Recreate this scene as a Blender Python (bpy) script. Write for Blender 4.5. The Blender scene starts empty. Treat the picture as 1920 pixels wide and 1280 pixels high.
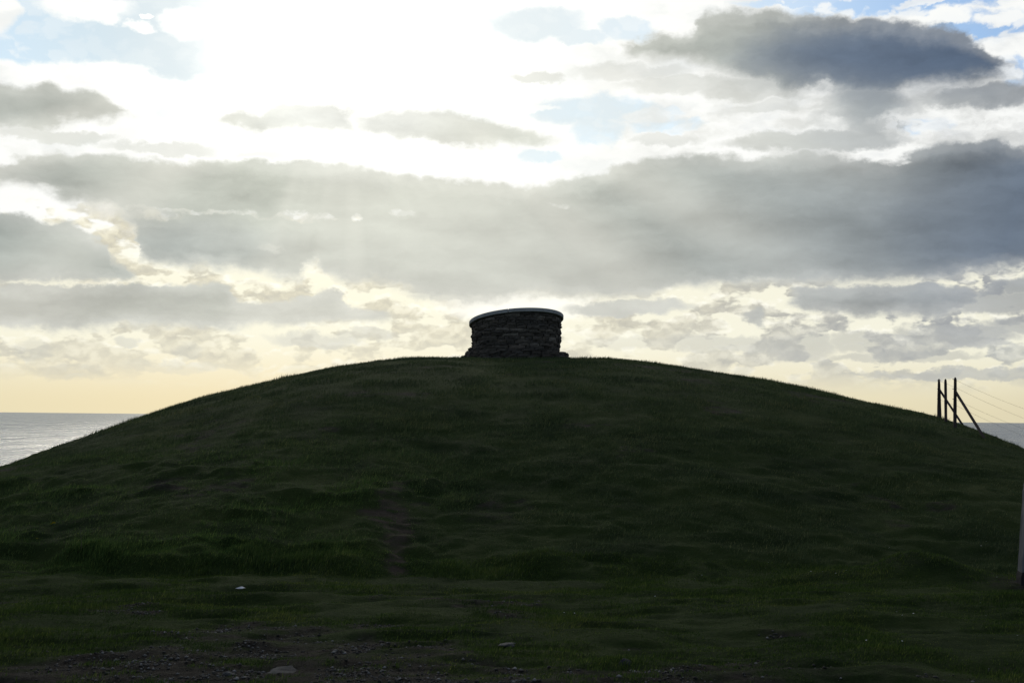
import bpy, math, random
import numpy as np
from mathutils import Vector, Matrix

# ------------------------------------------------------------------ camera
SC = bpy.context.scene
COL = SC.collection
F = 2400.0                       # focal length in pixels of a 1920 px wide frame
CAM_Z = 1.6
PITCH = math.atan(142.3 / F)
ROLL = 0.0105
cam_d = bpy.data.cameras.new('camera'); cam = bpy.data.objects.new('camera', cam_d); COL.objects.link(cam)
cam_d.sensor_width = 36.0; cam_d.lens = F / 1920 * 36; cam_d.clip_start = 0.1; cam_d.clip_end = 500000
RM = Matrix.Rotation(PITCH + math.pi / 2, 3, 'X') @ Matrix.Rotation(ROLL, 3, 'Z')
cam.rotation_euler = RM.to_euler(); cam.location = (0, 0, CAM_Z)
SC.camera = cam

def ray(px, py):                  # direction in the world of a point of the photograph
    return (RM @ Vector(((px - 960) / F, (640 - py) / F, -1))).normalized()
def at(px, py, Y):                # the world point in that direction, Y metres ahead
    d = ray(px, py); return Vector((0, 0, CAM_Z)) + d * (Y / d.y)
def sky_uv(px, py):               # bearing and elevation, in hundreds of pixels
    d = ray(px, py); return math.atan2(d.x, d.y) * F / 100, math.asin(d.z) * F / 100

# ------------------------------------------------------------------ world
SUN_PX = (650, 10)
sd = ray(*SUN_PX); SUN_EL = math.asin(sd.z); SUN_AZ = math.atan2(sd.x, sd.y)
W = bpy.data.worlds.new('World'); SC.world = W; W.use_nodes = True
nt = W.node_tree; nt.nodes.clear()

def _in(sock, v):
    if isinstance(v, (int, float)): sock.default_value = v
    elif isinstance(v, (tuple, list)): sock.default_value = tuple(v) + ((1,) if len(v) == 3 and len(sock.default_value) == 4 else ())
    elif v is not None: nt.links.new(v, sock)
def M(op, a, b=None, c=None, clamp=False):
    n = nt.nodes.new('ShaderNodeMath'); n.operation = op; n.use_clamp = clamp
    for i, v in enumerate((a, b, c)):
        if v is not None: _in(n.inputs[i], v)
    return n.outputs[0]
add = lambda a, b: M('ADD', a, b)
sub = lambda a, b: M('SUBTRACT', a, b)
mul = lambda a, b: M('MULTIPLY', a, b)
def mr(v, a, b, c=0.0, d=1.0, mode='SMOOTHSTEP'):
    n = nt.nodes.new('ShaderNodeMapRange'); n.interpolation_type = mode
    for i, x in enumerate((v, a, b, c, d)): _in(n.inputs[i], x)
    return n.outputs[0]
def noise(u, v, su, sv, detail=4, rough=0.5, off=0.0, dist=0.0):
    c = nt.nodes.new('ShaderNodeCombineXYZ'); _in(c.inputs[0], M('MULTIPLY_ADD', u, su, off)); _in(c.inputs[1], M('MULTIPLY_ADD', v, sv, off * 0.7))
    n = nt.nodes.new('ShaderNodeTexNoise'); n.noise_dimensions = '2D'
    nt.links.new(c.outputs[0], n.inputs['Vector']); n.inputs['Scale'].default_value = 1
    n.inputs['Detail'].default_value = detail; n.inputs['Roughness'].default_value = rough; n.inputs['Distortion'].default_value = dist
    return n.outputs['Fac']
def mix(f, a, b, mode='MIX', clampf=True):
    n = nt.nodes.new('ShaderNodeMix'); n.data_type = 'RGBA'; n.blend_type = mode; n.clamp_factor = clampf
    _in(n.inputs[0], f); _in(n.inputs[6], a); _in(n.inputs[7], b); return n.outputs[2]
def curve(u, pts, lo=-14.0, hi=14.0, vlo=-1.0, vhi=11.0):
    """a Float Curve of bearing; pts in photograph pixels, result an elevation"""
    n = nt.nodes.new('ShaderNodeFloatCurve')
    q = [sky_uv(*p) for p in pts]
    cv = n.mapping.curves[0]
    q = sorted([((a - lo) / (hi - lo), (b - vlo) / (vhi - vlo)) for a, b in q])
    cv.points[0].location = (0.0, q[0][1]); cv.points[1].location = (1.0, q[-1][1])
    for a, b in q: cv.points.new(a, b)
    for p in cv.points: p.handle_type = 'AUTO_CLAMPED'
    n.mapping.update()
    _in(n.inputs['Value'], mr(u, lo, hi, 0, 1, 'LINEAR'))
    return M('MULTIPLY_ADD', n.outputs[0], vhi - vlo, vlo)

tc = nt.nodes.new('ShaderNodeTexCoord'); sp = nt.nodes.new('ShaderNodeSeparateXYZ')
nt.links.new(tc.outputs['Generated'], sp.inputs[0])
U0 = mul(M('ARCTAN2', sp.outputs[0], sp.outputs[1]), F / 100)
V0 = mul(M('ARCSINE', sp.outputs[2]), F / 100)
# ragged cloud edges: bearing and elevation are stirred by coarse and fine noise
def voro(u, v, su_, sv_, detail=3, off=0.0):
    c = nt.nodes.new('ShaderNodeCombineXYZ'); _in(c.inputs[0], M('MULTIPLY_ADD', u, su_, off)); _in(c.inputs[1], M('MULTIPLY_ADD', v, sv_, off * 0.6))
    n = nt.nodes.new('ShaderNodeTexVoronoi'); n.voronoi_dimensions = '2D'; n.feature = 'SMOOTH_F1'; n.normalize = True
    nt.links.new(c.outputs[0], n.inputs['Vector']); n.inputs['Scale'].default_value = 1; n.inputs['Detail'].default_value = detail
    n.inputs['Roughness'].default_value = 0.45; n.inputs['Smoothness'].default_value = 0.35
    return sub(1.0, n.outputs['Distance'])
w1 = noise(U0, V0, 0.55, 1.1, 5, 0.55, 3.1); w2 = noise(U0, V0, 0.55, 1.1, 5, 0.55, 17.7)
w3 = noise(U0, V0, 2.3, 3.4, 6, 0.60, 9.3); w4 = noise(U0, V0, 2.3, 3.4, 6, 0.60, 31.3)
U = add(add(U0, mul(sub(w1, 0.5), 0.60)), mul(sub(w3, 0.5), 0.42))
V = add(add(V0, mul(sub(w2, 0.5), 0.26)), mul(sub(w4, 0.5), 0.30))

su, sv = sky_uv(*SUN_PX)
du = sub(U0, su); dv = sub(V0, sv)
D = M('SQRT', add(mul(du, du), mul(dv, dv)))

# every cloud gives (cover, depth inside it)
def deck(top, bot, wt=0.10, wb=0.22, a=1.0, xe=None, we=0.5):
    d1 = sub(curve(U, top), V); d2 = sub(V, curve(U, bot))
    r = mul(mul(mr(d1, -wt, wt), mr(d2, -wb, wb)), a); dep = M('MINIMUM', d1, mul(d2, 1.3))
    if xe:
        l, rr = sky_uv(xe[0], 400)[0], sky_uv(xe[1], 400)[0]
        if xe[0] > -200: r = mul(r, mr(U, l - we, l + we)); dep = M('MINIMUM', dep, sub(U, l))
        if xe[1] < 2100: r = mul(r, mr(U, rr - we, rr + we, 1, 0)); dep = M('MINIMUM', dep, sub(rr, U))
    return r, dep
def blob(px, py, a, b, al=1.0, soft=0.45):
    cu, cv_ = sky_uv(px, py)
    x = mul(sub(U, cu), 100 / a); y = mul(sub(V, cv_), 100 / b)
    d2 = M('MULTIPLY_ADD', x, x, mul(y, y))
    return mr(d2, 1 - soft, 1 + soft * 1.3, al, 0)
def cloud(px, py, a, b, al=1.0, soft=0.5):
    cu, cv_ = sky_uv(px, py)
    x = mul(sub(U, cu), 100 / a); y = mul(sub(V, cv_), 100 / b)
    d2 = M('MULTIPLY_ADD', x, x, mul(y, y))
    return mr(d2, 1 - soft, 1 + soft * 1.3, al, 0), mul(sub(1.0, d2), b / 130)
def union(L):
    r = L[0]
    for q in L[1:]: r = M('MAXIMUM', r, q)
    return r

# grey clouds
main = deck([(-200, 330), (0, 308), (60, 286), (130, 284), (300, 298), (450, 298), (600, 306), (700, 322), (800, 333), (900, 341), (980, 350), (1055, 337), (1171, 308), (1234, 290), (1329, 288), (1413, 294), (1487, 284), (1600, 290), (1656, 300), (1698, 286), (1751, 272), (1857, 267), (1920, 275), (2100, 280)],
            [(-200, 350), (0, 350), (60, 352), (120, 378), (200, 390), (258, 430), (262, 470), (300, 492), (400, 500), (480, 513), (560, 528), (592, 500), (625, 525), (700, 530), (760, 545), (850, 562), (950, 560), (1000, 550), (1100, 556), (1200, 557), (1276, 535), (1487, 530), (1600, 528), (1751, 522), (1825, 508), (1920, 500), (2100, 500)], 0.07, 0.14)
left_mid = deck([(-200, 405), (0, 405), (25, 404), (60, 416), (120, 413), (170, 432), (205, 460), (225, 490), (258, 505), (300, 510)],
                [(-200, 526), (300, 528)], 0.07, 0.07, 1, (-300, 258), 0.12)
low_left = deck([(-200, 532), (0, 532), (330, 532), (410, 528), (440, 552), (480, 566), (560, 560), (620, 545), (660, 574), (740, 585)],
                [(-200, 615), (0, 612), (130, 620), (250, 610), (400, 614), (600, 608), (740, 602)], 0.05, 0.10, 0.93, (-300, 735), 0.25)
dark_ur = deck([(1120, 98), (1176, 86), (1240, 64), (1297, 56), (1318, 34), (1350, 24), (1408, 19), (1480, 26), (1540, 32), (1661, 38), (1740, 46), (1804, 56), (1857, 84), (1893, 108), (1930, 130)],
               [(1120, 98), (1176, 106), (1276, 110), (1361, 134), (1435, 160), (1477, 184), (1500, 172), (1530, 166), (1560, 176), (1600, 186), (1650, 186), (1690, 176), (1720, 165), (1804, 160), (1860, 146), (1893, 122), (1930, 130)], 0.08, 0.20, 1, (1165, 1900), 0.15)
up_left = deck([(-200, 160), (0, 158), (60, 166), (92, 158), (130, 170), (190, 180), (235, 202), (260, 212)],
               [(-200, 240), (0, 240), (80, 242), (105, 226), (200, 224), (240, 216), (260, 214)], 0.08, 0.10, 0.97, (-300, 245), 0.15)
thin1 = deck([(400, 222), (440, 214), (500, 210), (525, 194), (600, 188), (650, 204)], [(400, 224), (430, 234), (470, 248), (510, 246), (560, 240), (650, 242)], 0.08, 0.08, 0.95, (415, 655), 0.2)
thin2 = deck([(620, 216), (700, 212), (780, 204), (850, 212), (900, 226), (1000, 248), (1050, 264)], [(620, 236), (700, 246), (780, 262), (900, 272), (1000, 272), (1050, 266)], 0.08, 0.08, 0.92, (660, 1045), 0.3)
low_right = deck([(1440, 566), (1487, 540), (1600, 534), (1700, 532), (1800, 534), (1850, 550)],
                 [(1440, 566), (1500, 580), (1600, 592), (1700, 594), (1800, 588), (1850, 570)], 0.06, 0.10, 0.97, (1482, 1840), 0.15)
decks = [main, left_mid, low_left, dark_ur, up_left, thin1, thin2, low_right]
clouds = [cloud(95, 253, 95, 10, 0.65), cloud(300, 278, 90, 9, 0.5), cloud(520, 290, 80, 6, 0.35),
          cloud(1008, 143, 50, 10, 0.60), cloud(1180, 135, 110, 14, 0.4), cloud(1290, 158, 120, 16, 0.55),
          cloud(1400, 168, 90, 20, 0.62), cloud(1440, 200, 60, 12, 0.45), cloud(1530, 264, 150, 16, 0.92), cloud(1450, 262, 70, 13, 0.9), cloud(1850, 180, 100, 22, 0.85), cloud(1760, 178, 70, 14, 0.5),
          cloud(1250, 262, 60, 10, 0.45), cloud(1180, 577, 110, 14, 0.95), cloud(860, 552, 90, 12, 0.75),
          cloud(1632, 198, 74, 48, 0.98, 0.8), cloud(1645, 236, 52, 24, 0.95, 0.8), cloud(1580, 225, 60, 18, 0.6, 0.9), cloud(1416, 597, 20, 15, 0.85), cloud(1870, 566, 90, 20, 0.8), cloud(1910, 535, 50, 14, 0.85), cloud(1826, 628, 66, 22, 0.85), cloud(1905, 612, 50, 16, 0.75),
          cloud(1720, 628, 40, 18, 0.6), cloud(1360, 645, 120, 16, 0.5), cloud(1180, 642, 70, 12, 0.3), cloud(1500, 650, 60, 24, 0.55), cloud(1610, 640, 60, 18, 0.5),
          cloud(590, 637, 80, 12, 0.6), cloud(680, 628, 60, 10, 0.5), cloud(250, 638, 26, 9, 0.5), cloud(1840, 700, 200, 9, 0.7), cloud(1700, 668, 140, 9, 0.5),
          cloud(60, 655, 30, 16, 0.35), cloud(130, 700, 60, 14, 0.3), cloud(345, 655, 22, 16, 0.3), cloud(330, 685, 90, 10, 0.25), cloud(1915, 350, 90, 60, 1.0)]
grey = union([q[0] for q in decks + clouds]); depth = union([q[1] for q in decks + clouds])
Uc0 = add(U0, mul(sub(w3, 0.5), 0.35)); Vc0 = add(V0, mul(sub(w4, 0.5), 0.22))
# bright gaps inside the grey
gaps = union([blob(380, 398, 120, 4, 0.35, 0.95), blob(290, 402, 34, 6, 0.40, 0.95), blob(565, 403, 34, 7, 0.65, 0.95), blob(610, 408, 16, 4, 0.4, 0.95), blob(667, 402, 9, 5, 0.75, 0.95), blob(748, 394, 22, 5, 0.5, 0.95), blob(1052, 384, 12, 4, 0.35, 0.95),
              blob(590, 508, 18, 18, 0.7, 0.9), blob(237, 437, 26, 18, 0.85, 0.9), blob(230, 470, 18, 22, 0.7, 0.9), blob(252, 503, 12, 8, 0.6, 0.9), blob(520, 462, 26, 8, 0.18, 0.95), blob(1527, 168, 26, 12, 0.7, 0.95), blob(1556, 228, 18, 8, 0.6, 0.95),
              blob(1720, 228, 62, 22, 0.85, 0.9), blob(1867, 232, 60, 18, 0.85, 0.9), blob(1668, 302, 20, 6, 0.7, 0.9), blob(1733, 612, 22, 12, 0.75, 0.9), blob(1797, 597, 24, 7, 0.75, 0.9)])
gaps = mul(gaps, mr(noise(Uc0, Vc0, 3.2, 4.4, 5, 0.6, 77.0), 0.36, 0.56, 0.35, 1.0))
grey = mul(grey, sub(1.0, gaps)); depth = sub(depth, mul(gaps, 0.5))

# blue holes, eaten into by billows
bl = mul(sub(voro(U, V, 1.6, 2.2, 3, 4.0), 0.62), 1.0)
hl, _d = deck([(-200, -120), (430, -120)], [(-200, 112), (0, 112), (60, 116), (110, 121), (180, 119), (250, 127), (330, 146), (430, 150)], 0.1, 0.07, 1.0, (-300, 385), 0.7)
hole = union([hl, blob(1010, 46, 90, 30, 0.85), blob(1180, 58, 55, 20, 0.85), blob(1090, 75, 60, 14, 0.8), blob(1120, 208, 110, 26, 1.0), blob(1118, 245, 50, 26, 0.9),
              blob(1012, 296, 42, 14, 0.85), blob(1690, 6, 200, 20, 1.0), blob(1845, 50, 100, 26, 1.0), blob(1520, 2, 120, 9, 0.9), blob(1245, 236, 70, 14, 0.8), blob(1230, 212, 40, 12, 0.7),
              blob(1725, 236, 46, 14, 0.5), blob(330, 210, 34, 12, 0.3), blob(1895, 130, 40, 26, 0.8), blob(900, 215, 80, 18, 0.25)])
puff = mul(1.0, union([blob(352, 42, 46, 27, 1, 0.6), blob(262, 52, 26, 11, 1, 0.6), blob(277, 32, 12, 5, 1, 0.3), blob(150, 10, 85, 24, 1, 0.6), blob(195, 28, 34, 16, 1, 0.6), blob(0, 25, 28, 34, 1, 0.6), blob(1780, 34, 40, 11, 0.95),
              blob(1880, 32, 50, 12, 0.95), blob(1870, 80, 50, 14, 0.9), blob(1740, 3, 60, 8, 0.8), blob(1010, 205, 34, 8, 0.8), blob(1210, 218, 46, 14, 0.7)]))
bil = mr(add(voro(U, V0, 2.2, 3.0, 3, 8.0), mul(noise(U, V0, 0.7, 1.2, 3, 0.5, 6.0), 0.8)), 1.05, 1.20)
hole = mul(hole, sub(1.0, M('MAXIMUM', puff, mul(bil, mr(D, 4, 9, 0.1, 0.8)))))

# the clear and hazy air behind the clouds
skyt = nt.nodes.new('ShaderNodeTexSky'); skyt.sky_type = 'NISHITA'; skyt.sun_disc = False
skyt.sun_elevation = SUN_EL; skyt.sun_rotation = SUN_AZ; skyt.altitude = 20; skyt.dust_density = 1.2
blue = mix(1.0, skyt.outputs[0], (0.075, 0.10, 0.135), 'MULTIPLY')
side = mr(D, 3, 12)
horiz = mix(side, (1.02, 0.84, 0.50), (0.80, 0.72, 0.49))
midc = mix(side, (1.02, 0.98, 0.78), (0.92, 0.90, 0.75))
topc = mix(side, (1.04, 1.04, 1.00), (0.97, 0.98, 0.96))
base = mix(mr(V0, 0.1, 1.6), horiz, midc)
base = mix(mr(V0, 2.4, 3.6), base, topc)
# billowing low cumulus, lit on the sunward side
Uc = add(U0, mul(sub(w3, 0.5), 0.35)); Vc = add(V0, mul(sub(w4, 0.5), 0.22))
cover = noise(U0, V0, 0.75, 1.9, 4, 0.55, 5.0)
bA = voro(Uc, Vc, 1.7, 2.7, 4, 2.0); bB = voro(Uc, add(Vc, 0.08), 1.7, 2.7, 4, 2.0)
lowm = mul(mr(V0, 0.40, 1.1), mr(V0, 3.2, 4.2, 1, 0))
bodyc = mix(mr(D, 6, 13), (0.74, 0.70, 0.56), (0.42, 0.435, 0.44))
fA = add(mul(bA, 0.55), cover); fB = add(mul(bB, 0.55), cover)
body = mul(mul(mr(fA, 0.84, 0.93), lowm), mr(V0, 0.5, 2.2, 0.60, 1.0))
body = mul(body, M('MULTIPLY_ADD', noise(Uc, Vc, 2.6, 4.2, 5, 0.62, 64.0), 1.2, 0.38))
bodyc = mix(1.0, bodyc, mix(mr(sub(fA, fB), -0.10, 0.10), (0.84, 0.85, 0.88), (1.16, 1.15, 1.10), clampf=False), 'MULTIPLY')
base = mix(body, base, bodyc)
lit = mul(mul(mr(sub(fA, fB), -0.01, 0.10), lowm), mr(V0, 0.6, 2.4, 0.50, 1.0))
base = mix(mul(lit, mul(mr(fA, 0.76, 0.84), mr(fA, 0.88, 1.0, 1, 0.35))), base, mix(side, (1.08, 1.06, 0.92), (1.02, 1.0, 0.88)))
base = mix(blob(985, 572, 130, 24, 0.9, 0.9), base, (1.1, 1.08, 0.98))
# wisps over the upper white
wisp = mul(mr(noise(Uc, Vc, 0.6, 1.5, 6, 0.55, 41.0), 0.46, 0.70), mul(mr(V0, 3.4, 4.4), mr(D, 2.2, 6.5, 0.12, 0.55)))
base = mix(wisp, base, mix(side, (0.85, 0.88, 0.86), (0.60, 0.63, 0.66)))
bluec = mix(mr(D, 3, 12, 0.92, 0.15), mix(1.0, blue, (0.58, 0.70, 0.80), 'MULTIPLY'), mix(blob(60, 50, 160, 70, 1, 0.95), (0.72, 0.77, 0.775), (0.62, 0.70, 0.73)))
base = mix(hole, base, bluec)

# colour of the grey clouds: pale and warm towards the sun, slate away from it
tone = noise(U0, V0, 0.28, 1.0, 5, 0.5, 23.0)
near = M('POWER', mr(D, 2.6, 12.8, 1, 0, 'LINEAR'), 0.88)
gcol = mix(near, (0.150, 0.187, 0.240), (0.60, 0.62, 0.535))
gcol = mix(mr(D, 2.0, 3.6, 0.95, 0), gcol, (0.80, 0.81, 0.76))
gcol = mix(blob(1700, 95, 250, 70, 0.80, 0.95), gcol, (0.072, 0.115, 0.195))
gcol = mix(blob(1620, 215, 110, 50, 0.55, 0.95), gcol, (0.30, 0.335, 0.365))
gcol = mix(blob(80, 470, 240, 60, 0.50, 0.95), gcol, (0.36, 0.41, 0.38))
gcol = mix(blob(160, 575, 420, 40, 0.30, 0.95), gcol, (0.42, 0.43, 0.39))
gcol = mix(blob(50, 205, 200, 50, 0.55, 0.9), gcol, (0.38, 0.41, 0.375))
gcol = mix(blob(1880, 420, 160, 100, 0.35, 0.95), gcol, (0.14, 0.18, 0.24))
gcol = mix(blob(360, 455, 160, 40, 0.35, 0.95), gcol, (0.38, 0.40, 0.40))
gcol = mix(mr(V0, 1.0, 3.2, 0.50, 0), gcol, (0.56, 0.545, 0.48))
gcol = mix(mr(depth, 0.0, 0.40, 0.30, 0.0), gcol, mix(side, (0.90, 0.90, 0.82), (0.62, 0.63, 0.62)))
tn = add(M('MULTIPLY_ADD', tone, 0.80, 0.34), mul(noise(U, V, 0.7, 2.0, 6, 0.58, 12.0), 0.52))
gcol = mix(1.0, gcol, mix(tn, (0, 0, 0), (1, 1, 1), clampf=False), 'MULTIPLY')
# shafts of light fanning out from behind the clouds
ang = M('ARCTAN2', du, mul(dv, -1.0))
def wedge(deg, w, a): return mul(M('POWER', 2.7183, mul(M('POWER', M('ABSOLUTE', sub(ang, math.radians(deg))), 2.0), -1 / math.radians(w) ** 2)), a)
shaft = mr(noise(ang, D, 3.0, 0.03, 3, 0.5, 2.0), 0.40, 0.68, 0, 0.30)
shaft = union([shaft, wedge(47, 6.5, 0.36), wedge(61, 4, 0.26), wedge(3, 6, 0.36), wedge(-46, 6, 0.32), wedge(31, 5, 0.22)])
shaft = mul(shaft, mul(mr(D, 2.0, 3.6), mr(D, 6.0, 12.5, 1, 0)))
gcol = mix(shaft, gcol, (0.96, 0.94, 0.84))
veil = mul(mr(noise(Uc, Vc, 0.8, 1.9, 6, 0.58, 57.0), 0.40, 0.66), mr(D, 4, 9, 0.25, 0.75))
veil = mul(veil, union([blob(1450, 200, 420, 95, 1, 0.9), blob(1900, 200, 260, 110, 1, 0.9), blob(1300, 130, 240, 60, 1, 0.9), blob(60, 260, 260, 50, 0.7, 0.9)]))
base = mix(mul(veil, sub(1.0, mul(gaps, 0.8))), base, mix(0.5, gcol, (0.8, 0.8, 0.76)))
col = mix(grey, base, gcol)
# glare round the hidden sun
glare = M('POWER', 2.7183, mul(mul(D, D), -1 / 9.0))
glare2 = M('POWER', 2.7183, mul(D, -1 / 2.3))
g = add(mul(glare, 0.36), mul(glare2, 0.06))
g = mul(g, sub(1.0, mul(grey, 0.80)))
g = mul(g, sub(1.0, mul(hole, 0.75)))
gl = nt.nodes.new('ShaderNodeMix'); gl.data_type = 'RGBA'; gl.blend_type = 'ADD'; gl.clamp_factor = False
_in(gl.inputs[0], g); _in(gl.inputs[6], col); _in(gl.inputs[7], (1.0, 0.99, 0.90)); col = gl.outputs[2]
# away from the sun the sky is plain, dimmer overcast
dot = nt.nodes.new('ShaderNodeVectorMath'); dot.operation = 'DOT_PRODUCT'
nt.links.new(tc.outputs['Generated'], dot.inputs[0]); dot.inputs[1].default_value = tuple(sd)
sa = M('ARCCOSINE', dot.outputs['Value'])
rear_n = noise(U0, V0, 0.2, 0.35, 5, 0.55, 71.0)
rear = mix(mr(rear_n, 0.42, 0.6), mix(0.5, blue, (0.16, 0.2, 0.26)), (0.18, 0.188, 0.20))
col = mix(mr(sa, math.radians(27), math.radians(62)), col, rear)
bg = nt.nodes.new('ShaderNodeBackground'); nt.links.new(col, bg.inputs[0]); bg.inputs[1].default_value = 1.0
wo = nt.nodes.new('ShaderNodeOutputWorld'); nt.links.new(bg.outputs[0], wo.inputs[0])
W.cycles.sampling_method = 'MANUAL'; W.cycles.sample_map_resolution = 512

sun_d = bpy.data.lights.new('sun', 'SUN'); sun = bpy.data.objects.new('sun', sun_d); COL.objects.link(sun)
sun_d.energy = 0.6; sun_d.angle = math.radians(10); sun_d.color = (1.0, 0.93, 0.80)
sun.rotation_euler = (-sd).to_track_quat('-Z', 'Y').to_euler()

SC.view_settings.view_transform = 'Standard'; SC.view_settings.look = 'None'
SC.view_settings.exposure = 0; SC.view_settings.gamma = 1; SC.view_settings.use_curve_mapping = False
SC.render.resolution_x = 1024; SC.render.resolution_y = 682

# ------------------------------------------------------------------ helpers
rs = np.random.RandomState(7)
random.seed(7)
_tab = rs.rand(512, 512)
def vn(x, y):
    xi = np.floor(x).astype(int); yi = np.floor(y).astype(int); fx = x - xi; fy = y - yi
    fx = fx * fx * (3 - 2 * fx); fy = fy * fy * (3 - 2 * fy)
    g = lambda a, b: _tab[a % 512, b % 512]
    return (g(xi, yi) * (1 - fx) + g(xi + 1, yi) * fx) * (1 - fy) + (g(xi, yi + 1) * (1 - fx) + g(xi + 1, yi + 1) * fx) * fy
def fbm(x, y, o=4, r=0.5):
    s = 0; a = 1; t = 0
    for i in range(o):
        s = s + a * vn(x * 2 ** i + 13.7 * i, y * 2 ** i + 7.3 * i); t += a; a *= r
    return s / t - 0.5
def ss(a, b, x):
    t = np.clip((x - a) / (b - a), 0, 1); return t * t * (3 - 2 * t)

def material(name):
    m = bpy.data.materials.new(name); m.use_nodes = True; m.node_tree.nodes.clear(); return m
class N:
    def __init__(s, m): s.t = m.node_tree
    def n(s, typ, **k):
        x = s.t.nodes.new(typ)
        for a, b in k.items(): setattr(x, a, b)
        return x
    def l(s, a, b): s.t.links.new(a, b)
    def noise(s, vec, scale, detail=5, rough=0.6, dist=0):
        x = s.n('ShaderNodeTexNoise'); x.inputs['Scale'].default_value = scale; x.inputs['Detail'].default_value = detail
        x.inputs['Roughness'].default_value = rough; x.inputs['Distortion'].default_value = dist
        if vec: s.l(vec, x.inputs['Vector'])
        return x.outputs['Fac']
    def ramp(s, f, stops):
        x = s.n('ShaderNodeValToRGB'); e = x.color_ramp.elements
        while len(e) > 1: e.remove(e[-1])
        e[0].position = stops[0][0]; e[0].color = (*stops[0][1], 1)
        for p, c in stops[1:]: q = e.new(p); q.color = (*c, 1)
        s.l(f, x.inputs[0]); return x.outputs[0]
    def mix(s, f, a, b, mode='MIX'):
        x = s.n('ShaderNodeMix', data_type='RGBA', blend_type=mode)
        for i, v in ((0, f), (6, a), (7, b)):
            if isinstance(v, (int, float)): x.inputs[i].default_value = v
            elif isinstance(v, tuple): x.inputs[i].default_value = (*v, 1)
            else: s.l(v, x.inputs[i])
        return x.outputs[2]
    def bump(s, h, strength, dist):
        x = s.n('ShaderNodeBump'); x.inputs['Strength'].default_value = strength; x.inputs['Distance'].default_value = dist
        s.l(h, x.inputs['Height']); return x.outputs[0]
    def out(s, sh):
        o = s.n('ShaderNodeOutputMaterial'); s.l(sh, o.inputs[0])
    def principled(s, colr, rough=0.9, spec=0.2, normal=None, metal=0):
        p = s.n('ShaderNodeBsdfPrincipled'); p.inputs['Roughness'].default_value = rough; p.inputs['Specular IOR Level'].default_value = spec
        p.inputs['Metallic'].default_value = metal
        if isinstance(colr, tuple): p.inputs['Base Color'].default_value = (*colr, 1)
        else: s.l(colr, p.inputs['Base Color'])
        if normal is not None: s.l(normal, p.inputs['Normal'])
        return p.outputs[0]

def simple(name, stops, scale, rough=0.9, spec=0.2, bump=0.4, bdist=0.01, stretch=None):
    m = material(name); k = N(m); tcx = k.n('ShaderNodeTexCoord').outputs['Object']
    if stretch:
        mp = k.n('ShaderNodeMapping'); mp.inputs['Scale'].default_value = stretch; k.l(tcx, mp.inputs[0]); tcx = mp.outputs[0]
    f = k.noise(tcx, scale, 6, 0.65); c = k.ramp(f, stops)
    k.out(k.principled(c, rough, spec, k.bump(k.noise(tcx, scale * 2.3, 6, 0.7), bump, bdist))); return m

def mesh_obj(name, verts, faces, mat, parent=None, smooth=False):
    me = bpy.data.meshes.new(name); me.from_pydata([tuple(v) for v in verts], [], faces); me.update()
    if smooth: me.polygons.foreach_set('use_smooth', [True] * len(me.polygons))
    o = bpy.data.objects.new(name, me); COL.objects.link(o)
    if mat: me.materials.append(mat)
    if parent: o.parent = parent
    return o
def np_mesh(name, co, idx, nper, mat, attrs=None, smooth=False):
    """co (n,3), idx flat loop indices, nper loops of every face"""
    me = bpy.data.meshes.new(name)
    me.vertices.add(len(co)); me.vertices.foreach_set('co', co.astype(np.float32).ravel())
    me.loops.add(len(idx)); me.loops.foreach_set('vertex_index', idx.astype(np.int32))
    nper = np.asarray(nper, dtype=np.int32); st = np.concatenate(([0], np.cumsum(nper)[:-1])).astype(np.int32)
    me.polygons.add(len(nper)); me.polygons.foreach_set('loop_start', st); me.polygons.foreach_set('loop_total', nper)
    if smooth: me.polygons.foreach_set('use_smooth', np.ones(len(nper), dtype=bool))
    me.update(calc_edges=True); me.validate()
    for k_, v_ in (attrs or {}).items():
        a = me.attributes.new(k_, 'FLOAT', 'POINT'); a.data.foreach_set('value', v_.astype(np.float32))
    o = bpy.data.objects.new(name, me); COL.objects.link(o); me.materials.append(mat); return o
def tag(o, label=None, cat=None, group=None, kind=None):
    if label: o['label'] = label
    if cat: o['category'] = cat
    if group: o['group'] = group
    if kind: o['kind'] = kind
    return o
def empty(name, loc, rot=(0, 0, 0)):
    o = bpy.data.objects.new(name, None); COL.objects.link(o); o.location = loc; o.rotation_euler = rot; o.empty_display_size = 0.2; return o

# ------------------------------------------------------------------ terrain
SIL = [(-300, 948), (-150, 910), (0, 868), (50, 853), (100, 838), (200, 801), (270, 778), (350, 750), (400, 737), (500, 714), (600, 690), (700, 675), (780, 668.5), (860, 668.5), (960, 669.5),
       (1060, 669), (1140, 669.5), (1200, 675), (1300, 689), (1400, 704), (1500, 723), (1600, 746), (1700, 767), (1757, 780), (1780, 787), (1803, 794), (1828, 795), (1837, 799), (1852, 806),
       (1880, 822), (1920, 841), (2070, 910), (2250, 980)]
YC = 31.0
def yc(x): return YC - 0.015 * x * x * (np.abs(x) < 14) - 0.015 * 196 * (np.abs(x) >= 14)
def foot(x):                      # where the level turf meets the hill
    return 12.75 + 0.95 * ss(-3.4, -5.4, x) + 0.7 * fbm(x * 0.6, x * 0 + 3.3, 3) + 1.0 * ss(2.2, 4.5, x)
ZX = np.linspace(-20, 20, 401)
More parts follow.
